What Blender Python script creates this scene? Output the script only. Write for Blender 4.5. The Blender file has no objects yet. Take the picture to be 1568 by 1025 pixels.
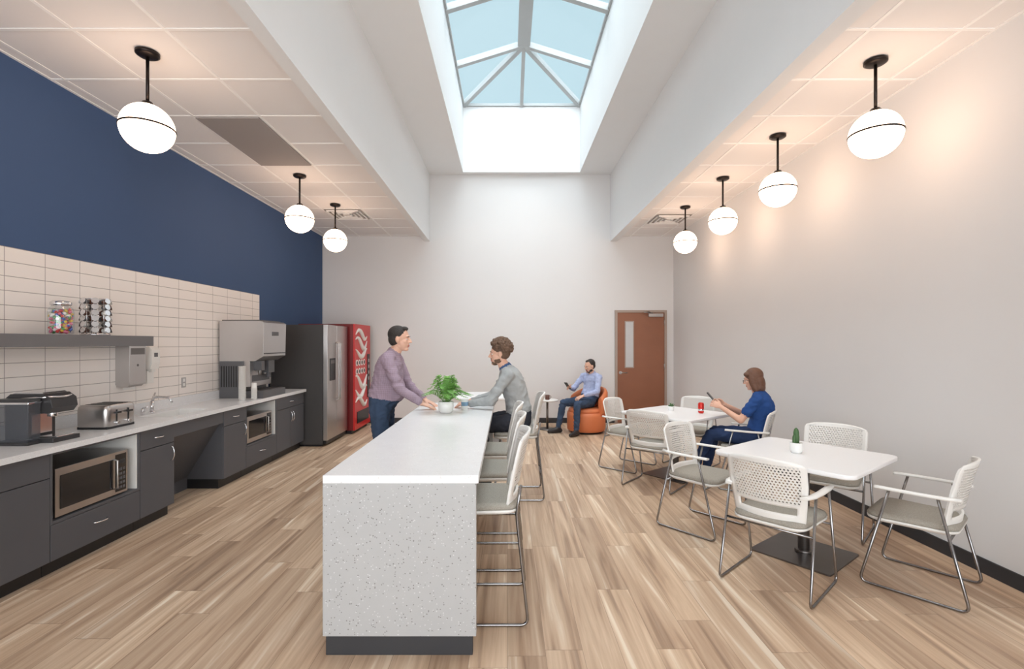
import bpy, bmesh, math, random
from mathutils import Vector, Matrix, noise as mnoise
from mathutils.bvhtree import BVHTree
random.seed(7)
V=Vector
sc=bpy.context.scene
COL=sc.collection
# ------------------------------------------------------------------ materials
def lin(c):
    r=[]
    for x in c[:3]:
        x=x/255.0
        r.append(x/12.92 if x<=.04045 else ((x+.055)/1.055)**2.4)
    return (r[0],r[1],r[2],1)
def nmat(name):
    m=bpy.data.materials.new(name); m.use_nodes=True
    nt=m.node_tree; b=nt.nodes['Principled BSDF']
    return m,nt,b
def mat(name,c,rough=.5,metal=0,var=.05,vs=6,bump=0,bs=40,bd=.01,spec=None,emis=None,es=0,coat=0,alpha=None):
    m,nt,b=nmat(name); N=nt.nodes; L=nt.links
    tc=N.new('ShaderNodeTexCoord'); nz=N.new('ShaderNodeTexNoise'); nz.inputs['Scale'].default_value=vs
    nz.inputs['Detail'].default_value=3
    L.new(tc.outputs['Object'],nz.inputs['Vector'])
    mx=N.new('ShaderNodeMix'); mx.data_type='RGBA'
    cl=lin(c)
    mx.inputs['A'].default_value=tuple(x*(1-var) for x in cl[:3])+(1,)
    mx.inputs['B'].default_value=tuple(min(1,x*(1+var)) for x in cl[:3])+(1,)
    L.new(nz.outputs['Fac'],mx.inputs['Factor']); L.new(mx.outputs['Result'],b.inputs['Base Color'])
    b.inputs['Roughness'].default_value=rough; b.inputs['Metallic'].default_value=metal
    if spec is not None: b.inputs['Specular IOR Level'].default_value=spec
    if coat: b.inputs['Coat Weight'].default_value=coat
    if emis: 
        b.inputs['Emission Color'].default_value=emis+(1,); b.inputs['Emission Strength'].default_value=es
    if bump:
        n2=N.new('ShaderNodeTexNoise'); n2.inputs['Scale'].default_value=bs; n2.inputs['Detail'].default_value=2
        L.new(tc.outputs['Object'],n2.inputs['Vector'])
        bp=N.new('ShaderNodeBump'); bp.inputs['Strength'].default_value=bump; bp.inputs['Distance'].default_value=bd
        L.new(n2.outputs['Fac'],bp.inputs['Height']); L.new(bp.outputs['Normal'],b.inputs['Normal'])
    if alpha is not None: b.inputs['Alpha'].default_value=alpha
    return m
def mth(nt,op,a,b=None,c=None):
    n=nt.nodes.new('ShaderNodeMath'); n.operation=op
    for i,x in enumerate((a,b,c)):
        if x is None: continue
        if isinstance(x,(int,float)): n.inputs[i].default_value=x
        else: nt.links.new(x,n.inputs[i])
    return n.outputs[0]
def ramp(nt,fac,stops):
    n=nt.nodes.new('ShaderNodeValToRGB'); e=n.color_ramp.elements
    while len(e)<len(stops): e.new(.5)
    for i,(p,c) in enumerate(stops): e[i].position=p; e[i].color=lin(c)
    nt.links.new(fac,n.inputs[0]); return n.outputs[0]
def mixc(nt,f,a,b,blend='MIX'):
    n=nt.nodes.new('ShaderNodeMix'); n.data_type='RGBA'; n.blend_type=blend
    for k,x in (('Factor',f),('A',a),('B',b)):
        if isinstance(x,(int,float,tuple)): n.inputs[k].default_value=x
        else: nt.links.new(x,n.inputs[k])
    return n.outputs['Result']
def objxyz(nt):
    tc=nt.nodes.new('ShaderNodeTexCoord'); s=nt.nodes.new('ShaderNodeSeparateXYZ')
    nt.links.new(tc.outputs['Object'],s.inputs[0]); return tc.outputs['Object'],s.outputs[0],s.outputs[1],s.outputs[2]
def comb(nt,x,y,z):
    n=nt.nodes.new('ShaderNodeCombineXYZ')
    for i,a in enumerate((x,y,z)):
        if isinstance(a,(int,float)): n.inputs[i].default_value=a
        else: nt.links.new(a,n.inputs[i])
    return n.outputs[0]
def noise(nt,vec,scale,detail=3,dist=0,rough=.5):
    n=nt.nodes.new('ShaderNodeTexNoise'); nt.links.new(vec,n.inputs['Vector'])
    n.inputs['Scale'].default_value=scale; n.inputs['Detail'].default_value=detail
    n.inputs['Distortion'].default_value=dist; n.inputs['Roughness'].default_value=rough
    return n.outputs['Fac']
def floor_mat():
    m,nt,b=nmat('wood_plank_floor'); _,x,y,z=objxyz(nt)
    W=.19; Ln=1.25
    xr=mth(nt,'DIVIDE',x,W); row=mth(nt,'FLOOR',xr); fx=mth(nt,'FRACT',xr)
    w1=nt.nodes.new('ShaderNodeTexWhiteNoise'); w1.noise_dimensions='1D'; nt.links.new(row,w1.inputs['W'])
    yr=mth(nt,'ADD',mth(nt,'DIVIDE',y,Ln),mth(nt,'MULTIPLY',w1.outputs['Value'],7.0))
    cl=mth(nt,'FLOOR',yr); fy=mth(nt,'FRACT',yr)
    w2=nt.nodes.new('ShaderNodeTexWhiteNoise'); w2.noise_dimensions='2D'; nt.links.new(comb(nt,row,cl,0),w2.inputs['Vector'])
    idv=w2.outputs['Value']
    vec=comb(nt,mth(nt,'MULTIPLY',x,9.0),mth(nt,'MULTIPLY',y,.42),mth(nt,'MULTIPLY',idv,40.0))
    g1=noise(nt,vec,1.5,4,.9,.5)
    vec2=comb(nt,mth(nt,'MULTIPLY',x,60.0),mth(nt,'MULTIPLY',y,2.0),mth(nt,'MULTIPLY',idv,17.0))
    g2=noise(nt,vec2,1.0,3,.4)
    c=ramp(nt,g1,[(.30,(158,130,108)),(.42,(196,167,140)),(.52,(213,186,159)),(.60,(222,197,170)),(.68,(244,230,210))])
    c=mixc(nt,.18,c,ramp(nt,g2,[(.3,(156,126,102)),(.7,(238,220,198))]),'MIX')
    tint=ramp(nt,idv,[(0,(222,216,212)),(.5,(242,238,235)),(1,(254,252,249))])
    c=mixc(nt,1.0,c,tint,'MULTIPLY')
    sx=mth(nt,'LESS_THAN',fx,.012); sy=mth(nt,'LESS_THAN',fy,.0025)
    seam=mth(nt,'MAXIMUM',sx,sy)
    c=mixc(nt,mth(nt,'MULTIPLY',seam,.55),c,lin((95,72,56)))
    nt.links.new(c,b.inputs['Base Color']); b.inputs['Roughness'].default_value=.42
    b.inputs['Specular IOR Level'].default_value=.35
    return m
def tile_mat():
    m,nt,b=nmat('ceramic_wall_tile'); _,x,y,z=objxyz(nt)
    fy=mth(nt,'FRACT',mth(nt,'DIVIDE',mth(nt,'SUBTRACT',y,3.748-3.05),.305)); fz=mth(nt,'FRACT',mth(nt,'DIVIDE',mth(nt,'SUBTRACT',2.25+.0,z),.1045))
    g=mth(nt,'MAXIMUM',mth(nt,'LESS_THAN',fy,.014),mth(nt,'LESS_THAN',fz,.042))
    wn=nt.nodes.new('ShaderNodeTexNoise'); wn.inputs['Scale'].default_value=1.5
    c0=mixc(nt,wn.outputs['Fac'],lin((242,234,228)),lin((249,242,236)))
    c=mixc(nt,g,c0,lin((160,150,145)))
    nt.links.new(c,b.inputs['Base Color']); b.inputs['Roughness'].default_value=.3
    bp=nt.nodes.new('ShaderNodeBump'); bp.invert=True; bp.inputs['Strength'].default_value=.5; bp.inputs['Distance'].default_value=.003
    nt.links.new(g,bp.inputs['Height']); nt.links.new(bp.outputs['Normal'],b.inputs['Normal'])
    return m
def quartz_mat(name,base,dark,light,scale=75,amt=.5,rough=.25):
    m,nt,b=nmat(name); v,x,y,z=objxyz(nt)
    vo=nt.nodes.new('ShaderNodeTexVoronoi'); vo.inputs['Scale'].default_value=scale; nt.links.new(v,vo.inputs['Vector'])
    s=nt.nodes.new('ShaderNodeSeparateXYZ'); nt.links.new(vo.outputs['Color'],s.inputs[0])
    size=mth(nt,'MULTIPLY',s.outputs[1],.40)
    inside=mth(nt,'LESS_THAN',vo.outputs['Distance'],size)
    isd=mth(nt,'MULTIPLY',inside,mth(nt,'LESS_THAN',s.outputs[0],.28*amt*2))
    isl=mth(nt,'MULTIPLY',inside,mth(nt,'GREATER_THAN',s.outputs[0],1-.25*amt*2))
    c=mixc(nt,noise(nt,v,14,3),tuple(q*.93 for q in lin(base)[:3])+(1,),lin(base))
    c=mixc(nt,isd,c,lin(dark)); c=mixc(nt,isl,c,lin(light))
    nt.links.new(c,b.inputs['Base Color']); b.inputs['Roughness'].default_value=rough
    return m
def fabric_mat(name,c1,c2,s=260):
    m,nt,b=nmat(name); v,x,y,z=objxyz(nt)
    w=nt.nodes.new('ShaderNodeTexChecker'); w.inputs['Scale'].default_value=s; nt.links.new(v,w.inputs['Vector'])
    n=noise(nt,v,s*.5,2)
    c=mixc(nt,n,lin(c1),lin(c2)); c=mixc(nt,mth(nt,'MULTIPLY',w.outputs['Fac'],.25),c,lin(c1))
    nt.links.new(c,b.inputs['Base Color']); b.inputs['Roughness'].default_value=.9
    return m
def cloth_mat(name,c,var=.12,bs=9,bd=.035,chk=None,bump=.6):
    m=mat(name,c,rough=.88,var=var,vs=5,bump=bump,bs=bs,bd=bd,spec=.2)
    if chk:
        nt=m.node_tree; b=nt.nodes['Principled BSDF']; v,x,y,z=objxyz(nt)
        fa=mth(nt,'LESS_THAN',mth(nt,'FRACT',mth(nt,'MULTIPLY',z,55.0)),.25)
        fb=mth(nt,'LESS_THAN',mth(nt,'FRACT',mth(nt,'MULTIPLY',mth(nt,'ADD',x,y),46.0)),.25)
        src=b.inputs['Base Color'].links[0].from_socket
        o=mixc(nt,mth(nt,'MULTIPLY',mth(nt,'ADD',fa,fb),.22),src,lin(chk)); nt.links.new(o,b.inputs['Base Color'])
    return m
def perf_mat():
    m,nt,b=nmat('perforated_white_plastic'); _,x,y,z=objxyz(nt)
    S=.0200
    gy=mth(nt,'DIVIDE',y,S); gz=mth(nt,'DIVIDE',z,S*.87)
    r=mth(nt,'FLOOR',gz); off=mth(nt,'MULTIPLY',mth(nt,'MODULO',r,2.0),.5)
    fy=mth(nt,'SUBTRACT',mth(nt,'FRACT',mth(nt,'ADD',gy,off)),.5); fz=mth(nt,'SUBTRACT',mth(nt,'FRACT',gz),.5)
    d=mth(nt,'SQRT',mth(nt,'ADD',mth(nt,'MULTIPLY',fy,fy),mth(nt,'MULTIPLY',fz,fz)))
    solid=mth(nt,'GREATER_THAN',d,.36)
    b.inputs['Base Color'].default_value=lin((232,229,224)); b.inputs['Roughness'].default_value=.45
    nt.links.new(solid,b.inputs['Alpha'])
    return m
def glass_mat(name,tint,refl=.06,rough=.02):
    m=bpy.data.materials.new(name); m.use_nodes=True; nt=m.node_tree; nt.nodes.clear()
    o=nt.nodes.new('ShaderNodeOutputMaterial'); t=nt.nodes.new('ShaderNodeBsdfTransparent'); g=nt.nodes.new('ShaderNodeBsdfGlossy')
    mx=nt.nodes.new('ShaderNodeMixShader'); mx.inputs[0].default_value=refl
    t.inputs[0].default_value=tint+(1,); g.inputs['Roughness'].default_value=rough
    nt.links.new(t.outputs[0],mx.inputs[1]); nt.links.new(g.outputs[0],mx.inputs[2]); nt.links.new(mx.outputs[0],o.inputs[0])
    return m
M_floor=floor_mat(); M_tile=tile_mat()
M_wall=mat('painted_wall_greige',(229,227,226),.85,var=.015,vs=2)
M_blue=mat('painted_wall_blue',(64,88,126),.8,var=.03,vs=2)
M_ceilw=mat('painted_ceiling_white',(234,234,234),.9,var=.01)
M_tilec=mat('acoustic_ceiling_tile',(238,234,232),.95,var=.03,vs=300)
M_grid=mat('ceiling_grid_metal',(250,248,246),.5)
M_ventg=mat('vent_grey',(150,144,140),.6)
M_black=mat('black_plastic',(28,28,30),.4)
M_dark=mat('dark_grey_rubber',(52,52,55),.6)
M_cab=mat('charcoal_laminate',(84,84,88),.5,var=.04)
M_shelf=mat('grey_laminate_shelf',(112,110,112),.5)
M_chrome=mat('chrome',(225,225,228),.15,1,var=.02)
M_rod=mat('brushed_steel_rod',(150,148,148),.25,1,var=.03)
M_steel=mat('stainless_steel',(188,184,182),.30,1,var=.06,vs=3)
M_steeld=mat('dark_stainless_steel',(120,116,114),.35,1,var=.05)
M_qtop=quartz_mat('quartz_white_lit_top',(238,238,239),(220,219,219),(250,250,250),120,.4,.22)  # white counter quartz; on the island the white is light put into colour
M_qside=quartz_mat('quartz_speckled_grey',(181,181,181),(128,125,123),(205,205,205),120,.42,.35)
M_white=mat('white_plastic',(236,234,230),.45,var=.02)
M_perf=perf_mat()
M_seat=fabric_mat('woven_seat_fabric',(136,130,120),(186,180,169))
M_ttop=mat('white_laminate_table',(242,241,241),.3,var=.01)
M_wood=mat('cherry_wood_door',(148,96,70),.45,var=.12,vs=3)
M_frame=mat('door_frame_taupe',(170,152,140),.5)
M_glassw=mat('frosted_lite_glass',(205,205,205),.2)
M_orange=mat('orange_vinyl',(222,128,82),.5,var=.05,bump=.15,bs=20)
M_skyg=glass_mat('skylight_glass',(.90,.97,1.0),.05)
M_skyf=mat('skylight_frame_aluminium',(172,174,174),.5)
M_clear=glass_mat('clear_glass',(.93,.95,.96),.12)
M_globe=mat('opal_globe_glass',(255,250,244),.3,emis=(1.0,.70,.50),es=7.6)
M_bronze=mat('dark_bronze_metal',(48,42,40),.35,.8)
M_red=mat('red_vending_panel',(205,38,38),.3)
M_redp=mat('red_can_paint',(210,50,40),.3,.3)
M_greyp=mat('grey_appliance_plastic',(92,92,95),.4)
M_dkp=mat('charcoal_appliance_plastic',(50,49,51),.35)
M_leaf=mat('fern_leaf',(112,164,76),.6,var=.25,vs=20)
M_leafd=mat('succulent_leaf',(72,104,62),.6,var=.2,vs=30)
M_soil=mat('soil',(60,45,35),.95)
M_ceram=mat('white_ceramic',(240,240,238),.25)
M_screen=mat('dark_glass_window',(25,25,28),.08)
M_coff=mat('brown_ceramic',(96,58,44),.4)
M_cyl=[mat('candy_'+n,c,.3) for n,c in (('red',(200,50,50)),('yellow',(230,195,60)),('green',(70,150,80)),('blue',(60,100,180)),('white',(235,230,225)),('pink',(225,120,150)))]
# ------------------------------------------------------------------ builder
class MB:
    def __init__(s): s.v=[];s.f=[];s.m=[];s.s=[];s.M=Matrix()
    def add(s,vs,fs,m=0,sm=False):
        o=len(s.v); s.v+=[s.M@V(p) for p in vs]
        for i,f in enumerate(fs):
            s.f.append([o+k for k in f]); s.m.append(m[i] if isinstance(m,list) else m); s.s.append(sm)
    def box(s,a,b,m=0):
        x0,y0,z0=a;x1,y1,z1=b
        s.add([(x0,y0,z0),(x1,y0,z0),(x1,y1,z0),(x0,y1,z0),(x0,y0,z1),(x1,y0,z1),(x1,y1,z1),(x0,y1,z1)],
          [(0,3,2,1),(4,5,6,7),(0,1,5,4),(1,2,6,5),(2,3,7,6),(3,0,4,7)],m)
    def prism(s,poly,ax,a,b,m=0):
        n=len(poly)
        def P(p,t):
            if ax=='y': return (p[0],t,p[1])
            if ax=='x': return (t,p[0],p[1])
            return (p[0],p[1],t)
        vs=[P(p,a) for p in poly]+[P(p,b) for p in poly]
        fs=[tuple(range(n)),tuple(range(2*n-1,n-1,-1))]+[(i,(i+1)%n,n+(i+1)%n,n+i) for i in range(n)]
        s.add(vs,fs,m)
    def loft(s,rings,m=0,sm=True,cap=True):
        n=len(rings[0]); vs=[p for r in rings for p in r]; fs=[];ms=[]
        for i in range(len(rings)-1):
            for k in range(n):
                fs.append((i*n+k,i*n+(k+1)%n,(i+1)*n+(k+1)%n,(i+1)*n+k)); ms.append(m[i] if isinstance(m,list) else m)
        o=len(s.v); s.add(vs,fs,ms,sm)
        if cap:
            s.f.append([o+k for k in range(n)][::-1]); s.m.append(ms[0]); s.s.append(False)
            s.f.append([o+(len(rings)-1)*n+k for k in range(n)]); s.m.append(ms[-1]); s.s.append(False)
    def frame(s,d):
        d=d.normalized(); a=V((0,0,1)) if abs(d.z)<.9 else V((1,0,0))
        u=d.cross(a).normalized(); return u,d.cross(u).normalized()
    def cyl(s,p0,p1,r0,r1=None,m=0,n=20,cap=True):
        p0=V(p0);p1=V(p1); r1=r0 if r1 is None else r1; u,w=s.frame(p1-p0)
        R=[[p+(u*math.cos(t*2*math.pi/n)+w*math.sin(t*2*math.pi/n))*r for t in range(n)] for p,r in ((p0,r0),(p1,r1))]
        s.loft(R,m,True,cap)
    def tube(s,pts,r,m=0,n=8,closed=False):
        pts=[V(p) for p in pts]; N=len(pts); rings=[]; u=None
        for i in range(N):
            a=pts[(i-1)%N] if (closed or i>0) else pts[i]; b=pts[(i+1)%N] if (closed or i<N-1) else pts[i]
            d=(b-a).normalized()
            if u is None: u,_=s.frame(d)
            u=(u-d*u.dot(d)).normalized(); w=d.cross(u)
            rr=r[i] if isinstance(r,(list,tuple)) else r
            rings.append([pts[i]+(u*math.cos(t*2*math.pi/n)+w*math.sin(t*2*math.pi/n))*rr for t in range(n)])
        if closed: rings.append(rings[0])
        s.loft(rings,m,True,not closed)
    def ell(s,c,r,m=0,R=None,n=16,k=10,sm=True):
        c=V(c)
        if isinstance(r,(int,float)): r=(r,r,r)
        vs=[];fs=[]
        R=R or Matrix.Identity(3)
        for i in range(1,k):
            a=math.pi*i/k
            for j in range(n):
                t=2*math.pi*j/n
                vs.append(c+R@V((r[0]*math.sin(a)*math.cos(t),r[1]*math.sin(a)*math.sin(t),r[2]*math.cos(a))))
        vs.append(c+R@V((0,0,r[2]))); vs.append(c+R@V((0,0,-r[2]))); T=len(vs)-2
        for i in range(k-2):
            for j in range(n): fs.append((i*n+j,i*n+(j+1)%n,(i+1)*n+(j+1)%n,(i+1)*n+j))
        for j in range(n):
            fs.append((T,j,(j+1)%n)); fs.append((T+1,(k-2)*n+(j+1)%n,(k-2)*n+j))
        s.add(vs,fs,m,sm)
    def cone(s,p0,r0,p1,r1,m=0,n=16):
        s.cyl(p0,p1,r0,r1,m,n); s.ell(p0,r0*.999,m,n=n,k=8); s.ell(p1,r1*.999,m,n=n,k=8)
    def lathe(s,prof,c=(0,0,0),m=0,n=28):
        c=V(c)
        s.loft([[c+V((r*math.cos(2*math.pi*t/n),r*math.sin(2*math.pi*t/n),z)) for t in range(n)] for r,z in prof],m,True,True)
    def sheet(s,fn,nu,nv,th,keep=None,m=0):
        P=[[V(fn(i/nu,j/nv)) for j in range(nv+1)] for i in range(nu+1)]
        def nor(i,j):
            a=P[min(i+1,nu)][j]-P[max(i-1,0)][j]; b=P[i][min(j+1,nv)]-P[i][max(j-1,0)]
            return a.cross(b).normalized()
        vs=[P[i][j] for i in range(nu+1) for j in range(nv+1)]+[P[i][j]+nor(i,j)*th for i in range(nu+1) for j in range(nv+1)]
        K=(nu+1)*(nv+1); idx=lambda i,j:i*(nv+1)+j
        kp=lambda i,j: 0<=i<nu and 0<=j<nv and (keep is None or keep(i,j))
        fs=[];ms=[]; fe=[];me=[]
        for i in range(nu):
            for j in range(nv):
                if not kp(i,j): continue
                mm=m(i,j) if callable(m) else m
                q=(idx(i,j),idx(i+1,j),idx(i+1,j+1),idx(i,j+1)); fs.append(q[::-1]);ms.append(mm); fs.append(tuple(K+k for k in q)); ms.append(mm)
                for (di,dj,a,b) in ((-1,0,q[0],q[3]),(1,0,q[1],q[2]),(0,-1,q[0],q[1]),(0,1,q[3],q[2])):
                    if not kp(i+di,j+dj): fe.append((a,b,K+b,K+a)); me.append(0 if callable(m) else mm)
        o=len(s.v); s.add(vs,fs,ms,True)
        for f,mm in zip(fe,me): s.f.append([o+k for k in f]); s.m.append(mm); s.s.append(False)
    def mesh(s,name,mats=()):
        me=bpy.data.meshes.new(name); me.from_pydata([tuple(p) for p in s.v],[],s.f)
        for x in mats: me.materials.append(x)
        me.polygons.foreach_set('material_index',s.m); me.polygons.foreach_set('use_smooth',s.s)
        bm=bmesh.new(); bm.from_mesh(me); bmesh.ops.recalc_face_normals(bm,faces=bm.faces); bm.to_mesh(me); bm.free(); me.update()
        return me
    def obj(s,name,mats,loc=(0,0,0),rz=0,bevel=0):
        if not isinstance(mats,(list,tuple)): mats=[mats]
        ob=bpy.data.objects.new(name,s.mesh(name,mats)); COL.objects.link(ob)
        ob.location=loc; ob.rotation_euler=(0,0,math.radians(rz))
        if bevel:
            b=ob.modifiers.new('bevel','BEVEL'); b.width=bevel; b.segments=2; b.limit_method='ANGLE'; b.angle_limit=math.radians(50)
        return ob
def inst(ob,loc,rz):
    o=bpy.data.objects.new(ob.name.split('.')[0],ob.data); COL.objects.link(o); o.location=loc; o.rotation_euler=(0,0,math.radians(rz))
    for md in ob.modifiers:
        b=o.modifiers.new('bevel','BEVEL'); b.width=md.width; b.segments=2; b.limit_method='ANGLE'; b.angle_limit=md.angle_limit
    return o
def fillet(pts,r,seg=5,closed=False):
    pts=[V(p) for p in pts]; N=len(pts); out=[]
    for i in range(N):
        if not closed and i in (0,N-1): out.append(pts[i]); continue
        p=pts[i]; a=pts[(i-1)%N]-p; b=pts[(i+1)%N]-p
        rr=min(r,a.length*.45,b.length*.45); a=p+a.normalized()*rr; b=p+b.normalized()*rr
        for k in range(seg+1):
            t=k/seg; out.append(a*(1-t)**2+p*2*t*(1-t)+b*t*t)
    return out
# ------------------------------------------------------------------ room shell
XL,XR,YB,YF=-3.596,3.227,9.40,-2.6
ZC,ZU,ZS=3.63,4.826,3.53
T=.15
def slab(name,a,b,m): q=MB(); q.box(a,b); return q.obj(name,m)
slab('floor',(XL-T,YF-T,-.1),(XR+T,YB+T,0),M_floor)
slab('wall_left',(XL-T,YF,0),(XL,YB,ZC+.3),M_blue)
slab('wall_right',(XR,YF,0),(XR+T,YB,ZC+.3),M_wall)
slab('wall_back',(XL-T,YB,0),(XR+T,YB+T,ZU+.3),M_wall)
q=MB(); q.box((XL-T,YF-T,0),(XR+T,YF,.3)); q.box((XL-T,YF-T,3.3),(XR+T,YF,5.2)); q.box((XL-T,YF-T,.3),(-3.3,YF,3.3)); q.box((3.0,YF-T,.3),(XR+T,YF,3.3))  # unseen rear wall; its wide opening is added to let fill light in
q.obj('wall_front',M_wall)
q=MB(); q.box((-3.3,YF-.1,.3),(3.0,YF-.05,.36)); q.box((-3.3,YF-.1,3.24),(3.0,YF-.05,3.3))
for x in (-3.3,-1.2,.85,2.94): q.box((x,YF-.1,.3),(x+.06,YF-.05,3.3))
q.obj('fill_opening_frame',M_skyf)  # frame of the added rear opening, out of view
BLi,BLo,BRi,BRo=-1.51,-1.615,2.0,2.13
slab('ceiling_left',(XL-T,YF-T,ZC),(BLo,YB,ZC+.08),M_tilec)
slab('ceiling_right',(BRo,YF-T,ZC),(XR+T,YB,ZC+.08),M_tilec)
q=MB(); q.box((BLo,YF-T,ZS),(BLi,YB,ZU+.1)); q.obj('trim_1',M_ceilw)
q=MB(); q.box((BRi,YF-T,ZS),(BRo,YB,ZU+.1)); q.obj('trim_2',M_ceilw)
WX0,WX1,WY0,WY1,WZ=-.85,1.39,2.6,9.26,6.08
q=MB()
q.box((BLi,YF-T,ZU),(WX0,YB,ZU+.1)); q.box((WX1,YF-T,ZU),(BRi,YB,ZU+.1)); q.box((WX0,WY1,ZU),(WX1,YB,ZU+.1)); q.box((WX0,YF-T,ZU),(WX1,WY0,ZU+.1))
q.box((WX0-.1,WY0-.1,ZU+.1),(WX0,WY1+.1,WZ)); q.box((WX1,WY0-.1,ZU+.1),(WX1+.1,WY1+.1,WZ))
q.box((WX0,WY1,ZU+.1),(WX1,WY1+.1,WZ)); q.box((WX0,WY0-.1,ZU+.1),(WX1,WY0,WZ))
q.obj('ceiling',M_ceilw)
# skylight
q=MB(); cx=(WX0+WX1)/2; RY1=WY1-1.33; RY0=WY0+1.33; RZ=6.46; e=.02
A=V((cx,RY1,RZ)); B=V((cx,RY0,RZ)); z0=WZ+.03
c=[V((WX0,WY0,z0)),V((WX1,WY0,z0)),V((WX1,WY1,z0)),V((WX0,WY1,z0))]
q.add([c[0],c[3],A,B],[(0,1,2,3)],1); q.add([c[1],c[2],A,B],[(0,3,2,1)],1); q.add([c[3],c[2],A],[(0,1,2)],1); q.add([c[0],c[1],B],[(0,1,2)],1)
def bar(p0,p1,w,h,m=0):
    p0=V(p0);p1=V(p1); d=(p1-p0).normalized(); s_=d.cross(V((0,0,1))).normalized(); u=s_.cross(d)
    R=[[p+s_*a*w/2+u*b_*h/2 for a,b_ in ((-1,-1),(1,-1),(1,1),(-1,1))] for p in (p0,p1)]
    q.loft(R,m,False)
bar(A,B,.20,.12); 
for k in (c[2],c[3]): bar(k,A,.075,.09)
for k in (c[0],c[1]): bar(k,B,.075,.09)
bar((cx,WY1,z0),A,.06,.09); bar((cx,WY0,z0),B,.06,.09)
yy=RY1
while yy>RY0-.1:
    bar((WX0,yy,z0),(cx,yy,RZ),.08,.09); bar((WX1,yy,z0),(cx,yy,RZ),.08,.09); yy-=1.333
for a_,b_ in ((0,1),(1,2),(2,3),(3,0)): bar(c[a_],c[b_],.06,.05)
q.obj('window_1',[M_skyf,M_skyg])
# ceiling grids
q=MB()
for x0,x1,xs in ((XL,BLo,[-2.26,-2.87,-3.48]),(BRo,XR,[2.39,3.0])):
    for x in xs: q.box((x-.012,YF,ZC-.004),(x+.012,YB,ZC))
    y=4.41-.61*11
    while y<YB:
        if y>YF: q.box((x0,y-.012,ZC-.0045),(x1,y+.012,ZC))
        y+=.61
    for x in (x0+.012,x1-.012): q.box((x-.012,YF,ZC-.005),(x+.012,YB,ZC))
q.obj('ceiling_grid',M_grid)
q=MB(); q.box((-2.855,4.425,ZC-.016),(-2.275,5.61,ZC-.006)); q.obj('return_air_panel',mat('grey_perforated_panel',(160,153,150),.8,var=.06,vs=200))
for X,Y in ((-2.565,7.765),(2.695,8.07)):
    q=MB(); h=.28
    q.box((-h,-h,-.012),(h,h,-.006),1)
    for k in range(4):
        a=h-.02-k*.065; t=.012
        q.box((-a,-a,-.03),(a,-a+t,-.01)); q.box((-a,a-t,-.03),(a,a,-.01)); q.box((-a,-a,-.03),(-a+t,a,-.01)); q.box((a-t,-a,-.03),(a,a,-.01))
    q.obj('air_vent',[M_grid,M_ventg],(X,Y,ZC))
# baseboards
slab('baseboard_right',(XR-.012,YF,0),(XR,YB,.10),M_dark)
q=MB(); q.box((XL,YB-.012,0),(2.08,YB,.10)); q.box((3.09,YB-.012,0),(XR-.012,YB,.10)); q.obj('baseboard_back',M_dark)
slab('baseboard_left',(XL,YF,0),(XL+.012,1.0,.10),M_dark)
# backsplash
slab('wall_left_tile_backsplash',(XL,.9,.875),(XL+.011,6.99,2.25),M_tile)
# door
q=MB(); x0,x1,zt=2.085,3.085,2.19; y=YB
q.box((x0,y-.05,0),(x0+.045,y-.001,zt),1); q.box((x1-.045,y-.05,0),(x1,y-.001,zt),1); q.box((x0+.045,y-.05,zt-.045),(x1-.045,y-.001,zt),1)
q.box((x0+.047,y-.035,.008),(x1-.047,y-.001,zt-.047),0)
q.box((2.27,y-.045,1.07),(2.45,y-.034,1.98),1); q.box((2.29,y-.048,1.09),(2.43,y-.035,1.96),2)
q.cyl((2.19,y-.05,.98),(2.19,y-.034,.98),.03,m=3); q.tube(fillet([(2.19,y-.04,.98),(2.19,y-.09,.98),(2.31,y-.09,.98)],.02),.01,3)
q.box((2.72,y-.10,2.06),(3.0,y-.036,2.12),3); q.tube([(2.8,y-.08,2.13),(2.6,y-.18,2.14),(2.75,y-.05,2.16)],.01,3)
for z in (.25,1.1,1.95): q.cyl((x1-.05,y-.055,z-.05),(x1-.05,y-.055,z+.05),.01,m=3)
q.obj('door_1',[M_wood,M_frame,M_glassw,M_steel])
# ------------------------------------------------------------------ pendants
def pendant():
    q=MB()
    q.lathe([(0.001,0),(.075,0),(.075,-.018),(.06,-.028),(.012,-.032),(.001,-.032)],m=1)
    q.cyl((0,0,-.03),(0,0,-.36),.011,m=1,n=12)
    q.lathe([(.001,-.35),(.03,-.352),(.042,-.372),(.045,-.385),(.001,-.386)],m=1)
    q.ell((0,0,-.54),.168,0,n=40,k=24)
    q.lathe([(.160,-.546),(.172,-.546),(.1735,-.54),(.172,-.534),(.160,-.534)],m=1,n=48)
    return q
P0=None
for X,Y in ((-2.56,3.44),(-2.56,5.96),(-2.57,7.22),(2.695,3.54),(2.695,4.82),(2.70,6.06),(2.70,7.34),(-2.56,.92),(2.695,1.0)):
    if P0 is None: P0=pendant().obj('pendant_globe_light',[M_globe,M_bronze],(X,Y,ZC-.005))
    else: inst(P0,(X,Y,ZC-.005),0)
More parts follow.
